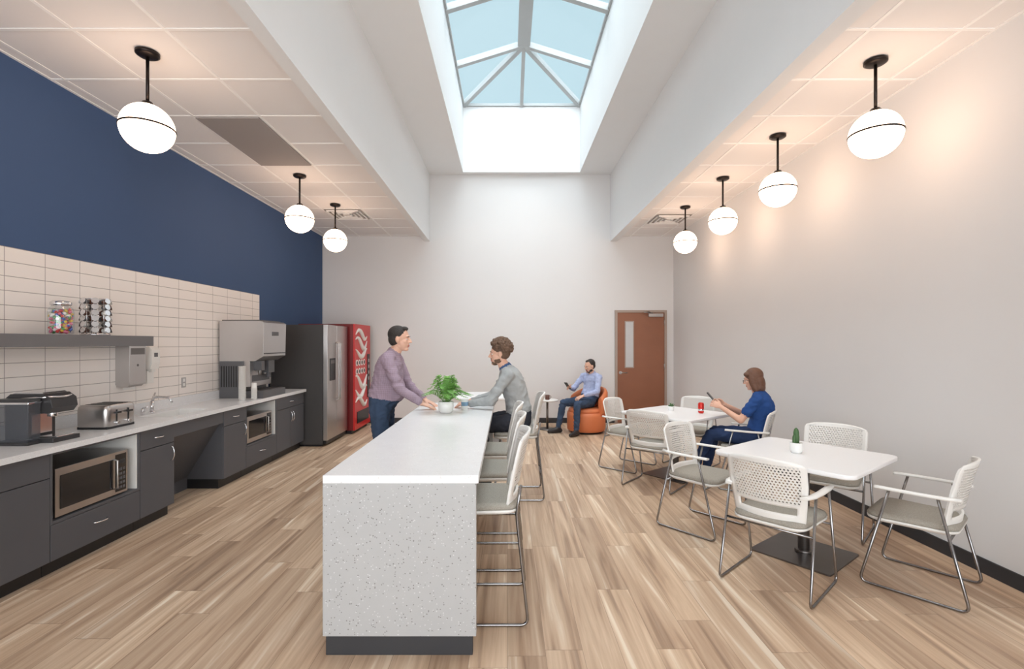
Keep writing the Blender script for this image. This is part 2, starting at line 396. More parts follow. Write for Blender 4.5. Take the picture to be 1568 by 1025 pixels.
# ------------------------------------------------------------------ kitchen run
CF=-3.03; CB=XL+.012
def pull(q,y0,y1,z0,z1,m=1):
    q.tube([(CF,y0,z0),(CF+.02,y0+(y1-y0)*.08,z0+(z1-z0)*.08),(CF+.032,y0+(y1-y0)*.3,z0+(z1-z0)*.3),(CF+.034,(y0+y1)/2,(z0+z1)/2),(CF+.032,y0+(y1-y0)*.7,z0+(z1-z0)*.7),(CF+.02,y0+(y1-y0)*.92,z0+(z1-z0)*.92),(CF,y1,z1)],.005,m,8)
def front(q,y0,y1,z0,z1): q.box((CF-.02,y0+.003,z0+.003),(CF,y1-.003,z1-.003),0)
def cab(y0,y1,kind):
    q=MB(); t=.018
    q.box((CB,y0+.002,0),(-3.09,y1-.002,.1),2)
    if kind!='micro':
        q.box((CB,y0+.001,.1),(CF-.021,y1-.001,.828),0)
        front(q,y0,y1,.66,.828); ym=(y0+y1)/2
        pull(q,ym-.05,ym+.05,.745,.745)
        if kind=='two':
            front(q,y0,ym,.1,.66); front(q,ym,y1,.1,.66); pull(q,ym-.03,ym-.03,.46,.6); pull(q,ym+.03,ym+.03,.46,.6)
        elif kind=='wide':
            front(q,y0,y1,.1,.66)
        else:
            front(q,y0,y1,.1,.66); pull(q,y1-.05,y1-.05,.5,.63)
    else:
        q.box((CB,y0+.001,.1),(CF-.021,y1-.001,.345),0); front(q,y0,y1,.1,.345)
        ym=(y0+y1)/2; pull(q,ym-.06,ym+.06,.24,.24)
        q.box((CB,y0+.001,.345),(CF,y0+t,.828),0); q.box((CB,y1-t-.001,.345),(CF,y1-.001,.828),0)
        q.box((CB,y0+t,.345),(CF,y1-t,.365),0); q.box((CB,y0+t,.81),(CF,y1-t,.828),0); q.box((CB,y0+t,.365),(CB+.02,y1-t,.81),3)
        q.box((CB+.02,y1-t-.012,.365),(CF-.01,y1-t-.001,.81),3)
    q.obj('base_cabinet',[M_cab,M_chrome,M_black,M_white],bevel=.002)
cab(1.0,1.6,'one'); cab(1.6,2.35,'two'); cab(2.35,3.205,'wide'); cab(3.205,3.99,'micro'); cab(3.99,4.40,'one'); cab(5.166,5.605,'one'); cab(5.605,6.35,'micro'); cab(6.35,7.20,'two')
q=MB(); q.box((CF-.025,4.402,.70),(CF-.005,5.164,.828)); q.prism([(-3.10,.72),(-3.06,.72),(-3.42,.12),(-3.46,.12)],'y',4.402,5.164,0)
q.box((-3.46,4.402,0),(-3.42,5.164,.125)); q.obj('sink_knee_panel',[M_cab])
# countertop with sink
q=MB(); y0,y1=.98,7.215; sx0,sx1,sy0,sy1=-3.44,-3.12,4.50,5.06; f=-3.0; zt=.87; zb=.83
q.box((CB,y0,zb),(f,sy0,zt)); q.box((CB,sy1,zb),(f,y1,zt)); q.box((CB,sy0,zb),(sx0,sy1,zt)); q.box((sx1,sy0,zb),(f,sy1,zt))
q.box((CB,y0,zt),(CB+.016,y1,zt+.10))
q.obj('countertop',[M_qtop])
q=MB(); w=.008
q.box((sx0,sy0,.69),(sx1,sy1,.70)); 
for a,b in (((sx0,sy0,.70),(sx0+w,sy1,.868)),((sx1-w,sy0,.70),(sx1,sy1,.868)),((sx0+w,sy0,.70),(sx1-w,sy0+w,.868)),((sx0+w,sy1-w,.70),(sx1-w,sy1,.868))): q.box(a,b)
q.cyl((-3.28,4.78,.70),(-3.28,4.78,.704),.04,m=1)
q.obj('kitchen_sink',[M_ceram,M_chrome],bevel=.003)
q=MB(); q.cyl((0,0,0),(0,0,.012),.03); q.cyl((0,0,0),(0,0,.11),.018)
q.tube(fillet([(0,0,.08),(0.02,0,.16),(.17,0,.15),(.20,0,.10)],.04),.011); q.tube([(0,0,.11),(0,.005,.13),(-.01,.06,.19)],[.013,.009,.006])
q.cyl((0,-.12,0),(0,-.12,.06),.014); q.tube([(0,-.12,.06),(.05,-.12,.075)],.007)
q.obj('kitchen_faucet',[M_chrome],(-3.50,4.76,.87))
# shelf
q=MB(); q.box((XL+.012,.98,1.53),(-3.24,4.43,1.62)); q.obj('floating_wall_shelf',[M_shelf],bevel=.003)
# microwave
def microwave(loc,w=.56,h=.32,d=.42):
    q=MB(); q.box((-d,0,.012),(0,w,h),0)
    q.box((0,.0,.012),(.015,w,h),0); q.box((.014,.035,.06),(.018,w-.14,h-.05),1); q.box((.014,w-.12,.03),(.018,w-.015,h-.02),1)
    for i in range(5):
        for j in range(3): q.box((.017,w-.105+j*.028,.05+i*.035),(.020,w-.085+j*.028,.07+i*.035),2)
    q.box((.017,w-.105,.245),(.0195,w-.03,.275),3)
    q.tube([(.016,w-.135,.06),(.045,w-.135,.07),(.045,w-.135,h-.06),(.016,w-.135,h-.05)],.007,0)
    for a in (.04,w-.04):
        for b in (-.05,-.36): q.cyl((b,a,0),(b,a,.014),.015,m=1)
    q.obj('microwave_oven',[M_steel,M_screen,M_greyp,M_dark],loc,bevel=.004)
microwave((-3.06,3.255,.366),.62,.34); microwave((-3.06,5.66,.366),.58,.32)
# coffee maker (pod brewer)
q=MB()
q.box((-.16,-.10,0),(.17,.11,.03),0); q.box((-.16,-.10,.03),(-.01,.11,.30),0)
q.prism([(-.16,.22),(.13,.20),(.16,.24),(.15,.30),(.10,.335),(-.13,.335),(-.16,.31)],'y',-.095,.105,0)
q.prism([(-.13,.335),(.10,.335),(.08,.345),(-.11,.345)],'y',-.08,.09,1)
q.tube(fillet([(-.10,-.101,.30),(.12,-.101,.315),(.165,0,.31),(.12,.111,.315),(-.10,.111,.30)],.05),.008,1)
q.box((.03,-.06,.03),(.16,.07,.04),1); q.cyl((.07,.005,.17),(.07,.005,.205),.03,m=1)
q.box((-.009,-.07,.05),(-.004,.08,.19),1)
q.prism([(-.14,.02),(.08,.02),(.09,.06),(.09,.29),(-.14,.29)],'y',-.19,-.105,2); q.prism([(-.145,.29),(.095,.29),(.085,.31),(-.14,.31)],'y',-.195,-.102,0)
q.prism([(-.146,.275),(.096,.275),(.096,.29),(-.146,.29)],'y',-.196,-.103,1)
q.box((-.15,-.195,0),(.09,-.102,.02),0)
q.obj('pod_coffee_maker',[M_dkp,M_chrome,mat('smoky_water_tank',(90,92,98),.08,alpha=.5)],(-3.29,3.42,.87),bevel=.008)
# toaster
q=MB()
def rrect(w,h,r,n=5):
    o=[]
    for cx_,cy_,a0 in ((w-r,h-r,0),(-w+r,h-r,90),(-w+r,-h+r,180),(w-r,-h+r,270)):
        for k in range(n+1):
            a=math.radians(a0+90*k/n); o.append((cx_+r*math.cos(a),cy_+r*math.sin(a)))
    return o
R=[]
for z,sx in ((.018,.97),(.03,1),(.15,1),(.178,.97),(.19,.90)):
    R.append([(x*sx,y*sx,z) for x,y in rrect(.13,.15,.04)])
q.loft(R,0,True)
q.box((-.12,-.14,0),(.12,.14,.02),1)
for s_ in (-.075,-.025,.035,.085): q.box((-.10,s_-.013,.187),(.10,s_+.013,.1925),1)
for s_ in (-.06,.06):
    q.box((.128,s_-.008,.05),(.133,s_+.008,.15),1); q.box((.13,s_-.022,.12),(.155,s_+.022,.135),1); q.cyl((.128,s_,.045),(.15,s_,.045),.016,m=2)
q.obj('four_slice_toaster',[M_steel,M_black,M_chrome],(-3.29,3.97,.87),bevel=.002)
# paper towel dispenser, soap dispenser
q=MB(); q.box((0,0,.02),(.13,.20,.38),0); q.prism([(.0,0),(.10,0),(.13,.03),(.0,.03)],'y',.01,.19,0); q.box((.128,.015,.30),(.133,.185,.36),1); q.cyl((.13,.10,.2),(.133,.10,.2),.012,m=1)
q.box((.05,.03,-.03),(.052,.17,.0),2); q.obj('paper_towel_dispenser',[M_steel,M_steeld,M_white],(XL+.0115,4.42,1.15),bevel=.006)
q=MB(); q.prism([(0,.14),(.10,.14),(.115,.2),(.115,.33),(.09,.36),(0,.36)],'y',0,.11,0); q.box((.0,.01,.0),(.06,.10,.12),0); q.box((.02,.03,.11),(.09,.08,.14),0); q.box((.114,.03,.26),(.117,.08,.30),1)
q.obj('soap_dispenser',[M_white,M_greyp],(XL+.0115,4.72,1.16),bevel=.008)
# ice / beverage machine
q=MB(); w=.60; x0,x1=0,.54
q.box((0,0,.0),(x1,w,.09),1)
q.box((0,0,.09),(.28,w,.46),1)
q.box((.28,.03,.14),(.36,.57,.46),0)
q.prism([(0,.46),(x1-.10,.46),(x1,.52),(x1+.01,.94),(x1-.02,.96),(0,.96)],'y',0,w,0)
q.box((.36,.12,.34),(.46,.2,.46),1); q.box((.36,.32,.30),(.45,.48,.46),1); q.cyl((.42,.16,.28),(.42,.16,.36),.02,m=2); q.cyl((.41,.40,.24),(.41,.40,.32),.03,m=1)
q.box((.36,.08,.20),(.362,.52,.28),1)
q.box((.37,.03,.088),(x1-.02,w-.03,.097),2)
for k in range(9): q.box((.02+k*.03,-.003,.14),(.035+k*.03,.0,.40),3)
q.box((x1+.0,.02,.55),(x1+.014,w-.02,.56),3); q.box((x1+.002,.22,.78),(x1+.014,.38,.83),1)
q.box((.02,.02,.96),(x1-.06,w-.02,.975),2)
q.obj('ice_dispenser_machine',[M_steel,M_greyp,M_steeld,M_black],(XL+.035,5.98,.87),bevel=.006)
q=MB()
for k in range(26):
    z=k*.0155; q.lathe([(.032,z),(.041,z+.017),(.043,z+.0172),(.043,z+.0205),(.0405,z+.021)],m=0,n=20)
q.lathe([(.032,.40),(.028,.405),(.001,.405)],m=0,n=20)
q.obj('paper_cup_stack',[M_white],(-3.17,5.78,.87))
q=MB()
for k in range(9):
    z=k*.015; q.lathe([(.026,z),(.034,z+.016),(.036,z+.0165),(.036,z+.0195),(.033,z+.02)],m=0,n=20)
q.lathe([(.034,.10),(.028,.2),(.001,.2)],m=0,n=20)
q.obj('paper_cup_stack',[M_white],(-3.08,5.88,.87))
# candy jar
q=MB()
q.lathe([(.001,0),(.06,0),(.075,.012),(.078,.05),(.078,.17),(.07,.20),(.055,.215),(.055,.225)],m=0,n=28)
q.lathe([(.001,.222),(.062,.222),(.064,.23),(.064,.245),(.05,.255),(.001,.256)],m=1,n=28)
for k in range(300):
    a=random.random()*6.28; r=.064*math.sqrt(random.random()); 
    q.ell((r*math.cos(a),r*math.sin(a),.018+.17*random.random()),(.015,.011,.010),2+random.randrange(6),Matrix.Rotation(random.random()*3,3,'X')@Matrix.Rotation(random.random()*3,3,'Z'),8,6)
q.obj('candy_jar',[M_clear,M_chrome]+M_cyl,(-3.38,3.66,1.62))
# pod carousel
q=MB(); q.cyl((0,0,0),(0,0,.012),.095,m=0,n=28); q.cyl((0,0,.01),(0,0,.30),.006,m=0,n=8)
for k in range(7):
    a=k*2*math.pi/7; ca,sa=math.cos(a),math.sin(a)
    for dz in (-.022,.022):
        t=V((-sa,ca,0))*dz; q.tube([V((ca*.085,sa*.085,.01))+t,V((ca*.085,sa*.085,.29))+t],.0025,0,6)
    for j in range(6):
        p=V((ca*.058,sa*.058,.035+j*.047)); d=V((ca,sa,.25)).normalized()
        q.cyl(p,p+d*.04,.016,.022,m=1+(j+k)%3,n=14); q.cyl(p+d*.04,p+d*.043,.0245,m=0,n=14)
q.tube([(.09*math.cos(t*math.pi/14),.09*math.sin(t*math.pi/14),.295) for t in range(28)],.003,0,6,True)
q.obj('coffee_pod_carousel',[M_chrome,M_white,M_greyp,M_coff],(-3.38,3.97,1.62))
# wall outlets
for y,z in ((5.35,1.12),(3.15,1.12)):
    q=MB(); q.box((0,-.035,-.055),(.006,.035,.055)); q.box((.005,-.016,.008),(.008,.016,.042),1); q.box((.005,-.016,-.042),(.008,.016,-.008),1)
    q.obj('wall_outlet',[M_steel,M_white],(XL+.0115,y,z),bevel=.002)
# refrigerator
q=MB(); a0,a1=7.25,8.16; ff=-2.70
q.box((XL+.03,a0,.03),(ff-.07,a1,1.83),1); q.box((XL+.08,a0+.02,0),(ff-.1,a1-.02,.03),2)
ym=a0+.40
for s0,s1 in ((a0,ym-.004),(ym+.004,a1)): q.box((ff-.062,s0,.09),(ff,s1,1.83),0)
q.box((ff-.06,a0+.01,.03),(ff-.02,a1-.01,.085),2)
q.box((ff-.003,a0+.10,.98),(ff+.006,ym-.07,1.32),2); q.box((ff+.004,a0+.13,1.24),(ff+.009,ym-.1,1.29),3)
for y_ in (ym-.035,ym+.035): q.tube(fillet([(ff,y_,.65),(ff+.05,y_,.67),(ff+.05,y_,1.55),(ff,y_,1.57)],.02),.011,0,10)
q.obj('side_by_side_refrigerator',[M_steel,mat('dark_grey_appliance_paint',(66,64,64),.45),M_black,M_steeld],bevel=.006)
# vending machine
q=MB(); a0,a1=8.24,9.16; ff=-2.60
q.box((XL+.03,a0,.06),(ff-.03,a1,1.88),1); q.box((XL+.05,a0+.02,0),(ff-.06,a1-.02,.06),3)
q.box((ff-.03,a0,.06),(ff,a1,1.88),0); q.box((ff,a1-.20,.55),(ff+.008,a1-.05,1.35),3); q.box((ff,a0+.12,.16),(ff+.01,a1-.12,.36),3)
for k in range(4):
    q.box((ff+.007,a1-.16,1.2-k*.11),(ff+.012,a1-.09,1.26-k*.11),4)
for (z,ph,am) in ((1.70,0,.08),(1.55,.7,.10),(1.38,2.0,.07),(.88,1.3,.11),(.70,2.6,.09),(.52,0.2,.08)):
    pts=[(ff+.002,a0+.04+.66*t/16,z+am*math.sin(ph+t/16*6.0)) for t in range(17)]
    q.tube(pts,[.008+.034*math.sin(math.pi*t/16) for t in range(17)],2,8)
for j in range(2):
    for k in range(4):
        q.cyl((ff-.002,a0+.11+k*.14,1.06+j*.15),(ff+.006,a0+.11+k*.14,1.06+j*.15),.055,m=2,n=20); q.cyl((ff,a0+.11+k*.14,1.06+j*.15),(ff+.009,a0+.11+k*.14,1.06+j*.15),.033,m=3,n=20)
q.obj('beverage_vending_machine',[M_red,mat('dark_red_cabinet',(120,28,30),.4),M_white,M_black,M_steel],bevel=.006)
# ------------------------------------------------------------------ island
q=MB(); ix0,ix1,iy0,iy1=-.918,-.143,2.40,5.32
q.box((ix0,iy0,.86),(ix1,iy1,.90),0)  # top painted whiter than the end panels for the light falling on it
q.box((ix0+.0,iy0+.0,.10),(ix1-.012,iy0+.04,.86),1); q.box((ix0,iy1-.04,.10),(ix1-.012,iy1,.86),1)
q.box((ix0+.012,iy0+.012,0),(ix1-.03,iy0+.05,.10),2); q.box((ix0+.03,iy0+.05,0),(-.50,iy1-.02,.10),2); q.box((ix0+.02,iy1-.05,0),(ix1-.03,iy1-.012,.1),2)
q.box((ix0+.02,iy0+.04,.10),(-.47,iy1-.04,.86),3)
k=5
for i in range(k):
    y_=iy0+.05+(iy1-iy0-.1)/k*i; q.box((ix0+.004,y_+.004,.12),(ix0+.02,y_+(iy1-iy0-.1)/k-.004,.84),3)
q.obj('kitchen_island',[M_qtop,M_qside,M_dark,M_cab],bevel=.003)
# ------------------------------------------------------------------ chairs
def chair(seat,arms):
    q=MB(); # facing +x ; 0 white 1 perf 2 fabric 3 rod
    b0=seat-.03; top=seat+.40
    def fn(u,v):
        t=max(0,(v-.86)/.14); t2=max(0,(.12-v)/.12)
        w=.205+.03*min(1,v*1.6); w-=.045*(1-math.sqrt(max(0,1-t*t)))+.05*(1-math.sqrt(max(0,1-t2*t2)))
        uu=(u*2-1); y=uu*w
        x=-.205-.085*v**1.3+.055*uu*uu-.0
        return (x,y,b0+(top-b0)*v - .012*abs(uu)**3*t)
    nu,nv=28,26
    keep=lambda i,j: not (j in (5,6,7) and 3<=i<nu-3)
    q.sheet(fn,nu,nv,.012,keep,lambda i,j: 1 if (2<=i<nu-2 and 9<=j<nv-2) else 0)
    # seat shell + pad
    def rr(sx,sy,r,z,cx_=0.01): return [(x+cx_,y*(1-.06*(-(x)/.22)) ,z) for x,y in rrect(sx,sy,r)]
    q.loft([rr(.20,.20,.07,seat-.045),rr(.225,.225,.08,seat-.03),rr(.228,.228,.08,seat-.015)],0)
    q.loft([rr(.222,.222,.08,seat-.016),rr(.228,.226,.08,seat-.004),rr(.22,.218,.075,seat+.012),rr(.19,.19,.06,seat+.018)],2)
    fw=.255 if arms else .225
    for s_ in (-1,1):
        if arms:
            az=seat+.185
            pts=fillet([(.10,s_*(fw+.005),az),(.255,s_*(fw+.01),.0085),(-.275,s_*(fw+.01),.0085),(-.13,s_*(fw+.0),az)],.05)
            q.tube(pts,.0085,3,8)
            q.loft([[(x,s_*(fw+dy)+yy,az+zz) for yy,zz in ((-.02,-.006),(.02,-.006),(.022,.006),(0,.012),(-.022,.006))] for x,dy in ((-.235,-.035),(-.17,-.01),(-.05,0.0),(.10,.0),(.17,-.005),(.18,-.006))],0)
        else:
            pts=fillet([(.17,s_*.19,seat-.05),(.235,s_*fw,.0085),(-.265,s_*fw,.0085),(-.20,s_*.20,seat-.04),(-.225,s_*.20,seat+.12)],.045)
            q.tube(pts,.0085,3,8)
    def lx(z,front):
        zt=seat+.185 if arms else seat-.045
        a,b=((.10,.255) if front else (-.13,-.275)) if arms else ((.17,.235) if front else (-.20,-.265))
        return b+(a-b)*z/zt
    zc=seat-.052; hw=fw+.003 if arms else .193
    for fr in (True,False):
        q.tube([(lx(zc,fr),-hw,zc),(lx(zc,fr),hw,zc)],.008,3,8)
    if not arms:
        zf=.24; y_=.19+(fw-.19)*(1-zf/seat); q.tube([(lx(zf,True),-y_,zf),(lx(zf,True),y_,zf)],.009,3,8)
        q.tube([(lx(zf,False),-y_,zf),(lx(zf,False),y_,zf)],.009,3,8)
    return q
CM=[M_white,M_perf,M_seat,M_rod]
chs=[(1.78,3.18,42),(2.67,3.14,130),(2.70,4.06,225),(1.66,4.12,310),(1.62,5.30,50),(1.52,6.08,318),(2.36,6.22,225),(2.59,5.24,148)]
C0=None
for x,y,a in chs:
    if C0 is None: C0=chair(.45,True).obj('dining_armchair',CM,(x,y,0),a)
    else: inst(C0,(x,y,0),a)
S0=None
for x,y,a in ((-.15,2.88,180),(-.15,3.52,180),(-.15,4.16,180),(.10,4.98,180)):
    if S0 is None: S0=chair(.65,False).obj('counter_stool',CM,(x,y,0),a)
    else: inst(S0,(x,y,0),a)
# tables
def table():
    q=MB(); s_=.46
    q.loft([[(x*k,y*k,z) for x,y in rrect(s_,s_,.07,8)] for z,k in ((.708,.985),(.714,1),(.736,1),(.74,.995))],0,True)
    q.cyl((0,0,.012),(0,0,.70),.038,m=1); q.box((-.15,-.15,.69),(.15,.15,.708),1)
    q.loft([[(x,y,z) for x,y in rrect(.27,.27,.02,4)] for z in (0,.012)],1,False); q.cyl((0,0,.01),(0,0,.03),.06,m=1)
    return q
T0=table().obj('dining_table',[M_ttop,M_steeld],(2.20,3.59,0),37,bevel=.002)
inst(T0,(1.98,5.70,0),37); inst(T0,(-.35,7.6,0),5)
# ------------------------------------------------------------------ plants
def fern(loc,R=.19,H=.20,n=46):
    q=MB()
    q.lathe([(.001,0),(.050,0),(.066,.02),(.074,.06),(.072,.105),(.066,.108),(.064,.095),(.001,.094)],m=0)
    q.cyl((0,0,.088),(0,0,.096),.063,m=1)
    for k in range(n):
        a=random.random()*6.283; out=R*(.35+.75*random.random()); up=H*(1.15-.75*out/R)*(.8+.4*random.random())
        pts=[]
        for t in range(13):
            s_=t/12; r=.02+out*s_; z=.095+up*math.sin(min(1,s_*1.25)*math.pi*.62)*1.0-.03*s_*s_
            aa=a+.2*s_; pts.append(V((r*math.cos(aa),r*math.sin(aa),z)))
        q.tube(pts,.0012,2,4)
        for t in range(2,13):
            p=pts[t]; d=(pts[t]-pts[t-1]).normalized(); sd=d.cross(V((0,0,1))).normalized(); ln=.034*math.sin(math.pi*min(1,(t+1)/14))+.006
            for sg in (-1,1):
                e_=p+sd*sg*ln+d*ln*.45; w_=d*.0075; up_=V((0,0,.004))
                q.add([p-w_*.5,p+sd*sg*ln*.5-w_*.3+up_,e_,p+sd*sg*ln*.5+w_*1.2+up_,p+w_],[(0,1,2,3,4)],2)
    q.obj('potted_fern',[M_ceram,M_soil,M_leaf],loc)
fern((-.58,4.56,.90),.21,.27,60)
q=MB(); q.lathe([(.001,0),(.034,0),(.042,.02),(.042,.075),(.037,.077),(.036,.068),(.001,.067)],m=0)
q.cyl((0,0,.06),(0,0,.069),.036,m=1)
for x,y,h,r in ((0,0,.12,.017),(.016,.012,.08,.012),(-.018,-.006,.07,.011)):
    R=[]
    for z,f_ in ((0,.8),(.3,1),(.7,1),(.9,.75),(1,.2)):
        R.append([(x+r*f_*(1+.14*math.cos(t*math.pi))*math.cos(t*math.pi/8),y+r*f_*(1+.14*math.cos(t*math.pi))*math.sin(t*math.pi/8),.066+h*z) for t in range(16)])
    q.loft(R,2,True)
q.obj('potted_cactus',[M_ceram,M_soil,M_leafd],(2.15,3.60,.74))
def succ(loc):
    q=MB(); q.lathe([(.001,0),(.03,0),(.036,.05),(.031,.052),(.03,.045),(.001,.044)],m=0,n=20)
    for k in range(16):
        a=k*2.4; l=.03+.012*(k%3); e_=.25+.07*k
        d=V((math.cos(a)*math.cos(e_),math.sin(a)*math.cos(e_),math.sin(e_)))
        q.tube([V((0,0,.045)),V((0,0,.045))+d*l*.6,V((0,0,.045))+d*l],[.004,.007,.001],1,6)
    q.obj('potted_succulent',[M_ceram,M_leafd],loc)
succ((1.98,5.85,.74))
def can(loc,m):
    q=MB(); q.lathe([(.001,.003),(.022,.0),(.026,.004),(.033,.014),(.033,.108),(.027,.119),(.0275,.122),(.025,.122),(.024,.118),(.001,.118)],m=0,n=24)
    q.lathe([(.0332,.03),(.0334,.031),(.0334,.05),(.0332,.051)],m=1,n=24); q.obj('soda_can',[m,M_chrome],loc)
can((2.25,5.62,.74),M_redp)
def cup(loc):
    q=MB(); q.lathe([(.001,0),(.028,0),(.038,.10),(.040,.102),(.040,.106),(.036,.106),(.034,.1),(.026,.006),(.001,.006)],m=0,n=24)
    q.lathe([(.0325,.04),(.034,.041),(.0365,.078),(.036,.079)],m=1,n=24)
    q.obj('paper_cup',[M_white,mat('cup_sleeve_blue',(120,150,175),.7)],loc)
cup((-.42,4.76,.90))
# lounge chair + side table
q=MB()
q.lathe([(.001,.0),(.27,.0),(.28,.03),(.27,.035),(.001,.036)],m=1,n=36)
q.lathe([(.001,.035),(.31,.035),(.33,.06),(.335,.30),(.325,.36),(.001,.361)],m=0,n=40)
q.lathe([(.001,.34),(.29,.34),(.31,.37),(.305,.41),(.27,.43),(.001,.435)],m=0,n=40)
rings=[]
for k in range(25):
    a=math.radians(88+184*k/24); e_=abs(k-12)/12; h=.78-.16*e_**2.2; ri,ro=.285,.37
    c_,s_=math.cos(a),math.sin(a)
    sec=[(ri+.01,.33),(ro-.02,.33),(ro,.38),(ro,h-.05),(ro-.02,h-.01),((ri+ro)/2,h),(ri+.02,h-.01),(ri,h-.05)]
    rings.append([(r*c_,r*s_,z) for r,z in sec])
q.loft(rings,0,True)
q.obj('orange_lounge_chair',[M_orange,M_black],(1.38,8.47,0),218)
q=MB(); q.lathe([(.001,.51),(.19,.51),(.2,.52),(.2,.53),(.19,.535),(.001,.535)],m=0,n=32); q.cyl((0,0,.01),(0,0,.51),.02,m=1); q.lathe([(.001,0),(.15,0),(.15,.012),(.001,.014)],m=1)
q.obj('round_side_table',[M_white,M_steeld],(.72,8.72,0))
q=MB(); q.lathe([(.001,0),(.035,0),(.04,.01),(.04,.085),(.036,.085),(.035,.01),(.001,.01)],m=0,n=24); q.tube([(.038,0,.07),(.06,0,.065),(.065,0,.045),(.055,0,.025),(.038,0,.02)],.005,0); q.obj('coffee_mug',[M_coff],(.72,8.70,.535))
# ------------------------------------------------------------------ people
def remeshed(mb,voxel,it=4,folds=None):
    me=mb.mesh('tmp'); ob=bpy.data.objects.new('tmp',me); COL.objects.link(ob)
    r=ob.modifiers.new('r','REMESH'); r.mode='VOXEL'; r.voxel_size=voxel
    s_=ob.modifiers.new('s','SMOOTH'); s_.iterations=it; s_.factor=.5
    bpy.context.view_layer.update(); dg=bpy.context.evaluated_depsgraph_get()
    m2=bpy.data.meshes.new_from_object(ob.evaluated_get(dg))
    tree=BVHTree.FromPolygons([tuple(p) for p in mb.v],mb.f)
    fs=[tuple(p.vertices) for p in m2.polygons]; ms=[]
    for p in m2.polygons:
        h=tree.find_nearest(p.center); ms.append(mb.m[h[2]] if h[2] is not None else 0)
    vs=[v.co.copy() for v in m2.vertices]
    if folds:
        cl=set(i for f,m in zip(fs,ms) if m in folds for i in f)
        cl-=set(i for f,m in zip(fs,ms) if m not in folds for i in f)
        for i in cl:
            v=m2.vertices[i]; p=v.co
            w=mnoise.noise_vector(p*4.0)
            n=mnoise.noise(V((p.x*9,p.y*9,p.z*15))+w*1.6)
            n2=mnoise.noise(V((p.x*24,p.y*24,p.z*34))+w*2)
            vs[i]=p+v.normal*((1-abs(n)*2.6)*.0075-.0035+n2*.003)
    bpy.data.objects.remove(ob); bpy.data.meshes.remove(m2); bpy.data.meshes.remove(me)
    return vs,fs,ms
def hand(out,wr,fd,up,ts,curl,m,s=1.0,spread=.12):
    X=V(fd).normalized(); Z=V(up); Z=(Z-X*Z.dot(X)).normalized(); Y=Z.cross(X)*ts
    q=MB(); W=V(wr)
    L=lambda x,y,z: W+(X*x+Y*y+Z*z)*s
    R=[]
    for x,hw,ht in ((-.03,.024,.018),(0,.026,.018),(.03,.036,.017),(.06,.042,.015),(.085,.041,.013),(.095,.036,.009)):
        R.append([L(x,hw*math.cos(t*math.pi/8)+.002,ht*math.sin(t*math.pi/8)) for t in range(16)])
    q.loft(R,m)
    for yo,ls,sp in ((.031,.93,1),(.0105,1.05,.3),(-.0105,.98,-.4),(-.031,.78,-1.1)):
        p=V((.082,yo,0)); ang=0; r=.0098
        q_=[p.copy()]
        for i,(l,bd) in enumerate(((.044,.45),(.027,.75),(.022,.5))):
            ang+=curl*bd; d=V((math.cos(ang)*math.cos(sp*spread),math.cos(ang)*math.sin(sp*spread),-math.sin(ang)))
            p=p+d*l*ls; q_.append(p.copy())
        rs=[.0100,.0092,.0085,.0072]
        for i in range(3): q.cone(L(*q_[i]),rs[i]*s,L(*q_[i+1]),rs[i+1]*s,m,10)
    q_=[V((.018,.024,-.004)),V((.048,.050,-.012)),V((.078,.060,-.014-.012*curl)),V((.103,.060-.012*curl,-.016-.022*curl))]
    rs=[.015,.0125,.0105,.0085]
    for i in range(3): q.cone(L(*q_[i]),rs[i]*s,L(*q_[i+1]),rs[i+1]*s,m,10)
    vs,fs,ms=remeshed(q,.0042,2); out.add(vs,fs,ms,True)
SH,PA,SK,HA,FO,CO,EW,DK,LI=range(9)
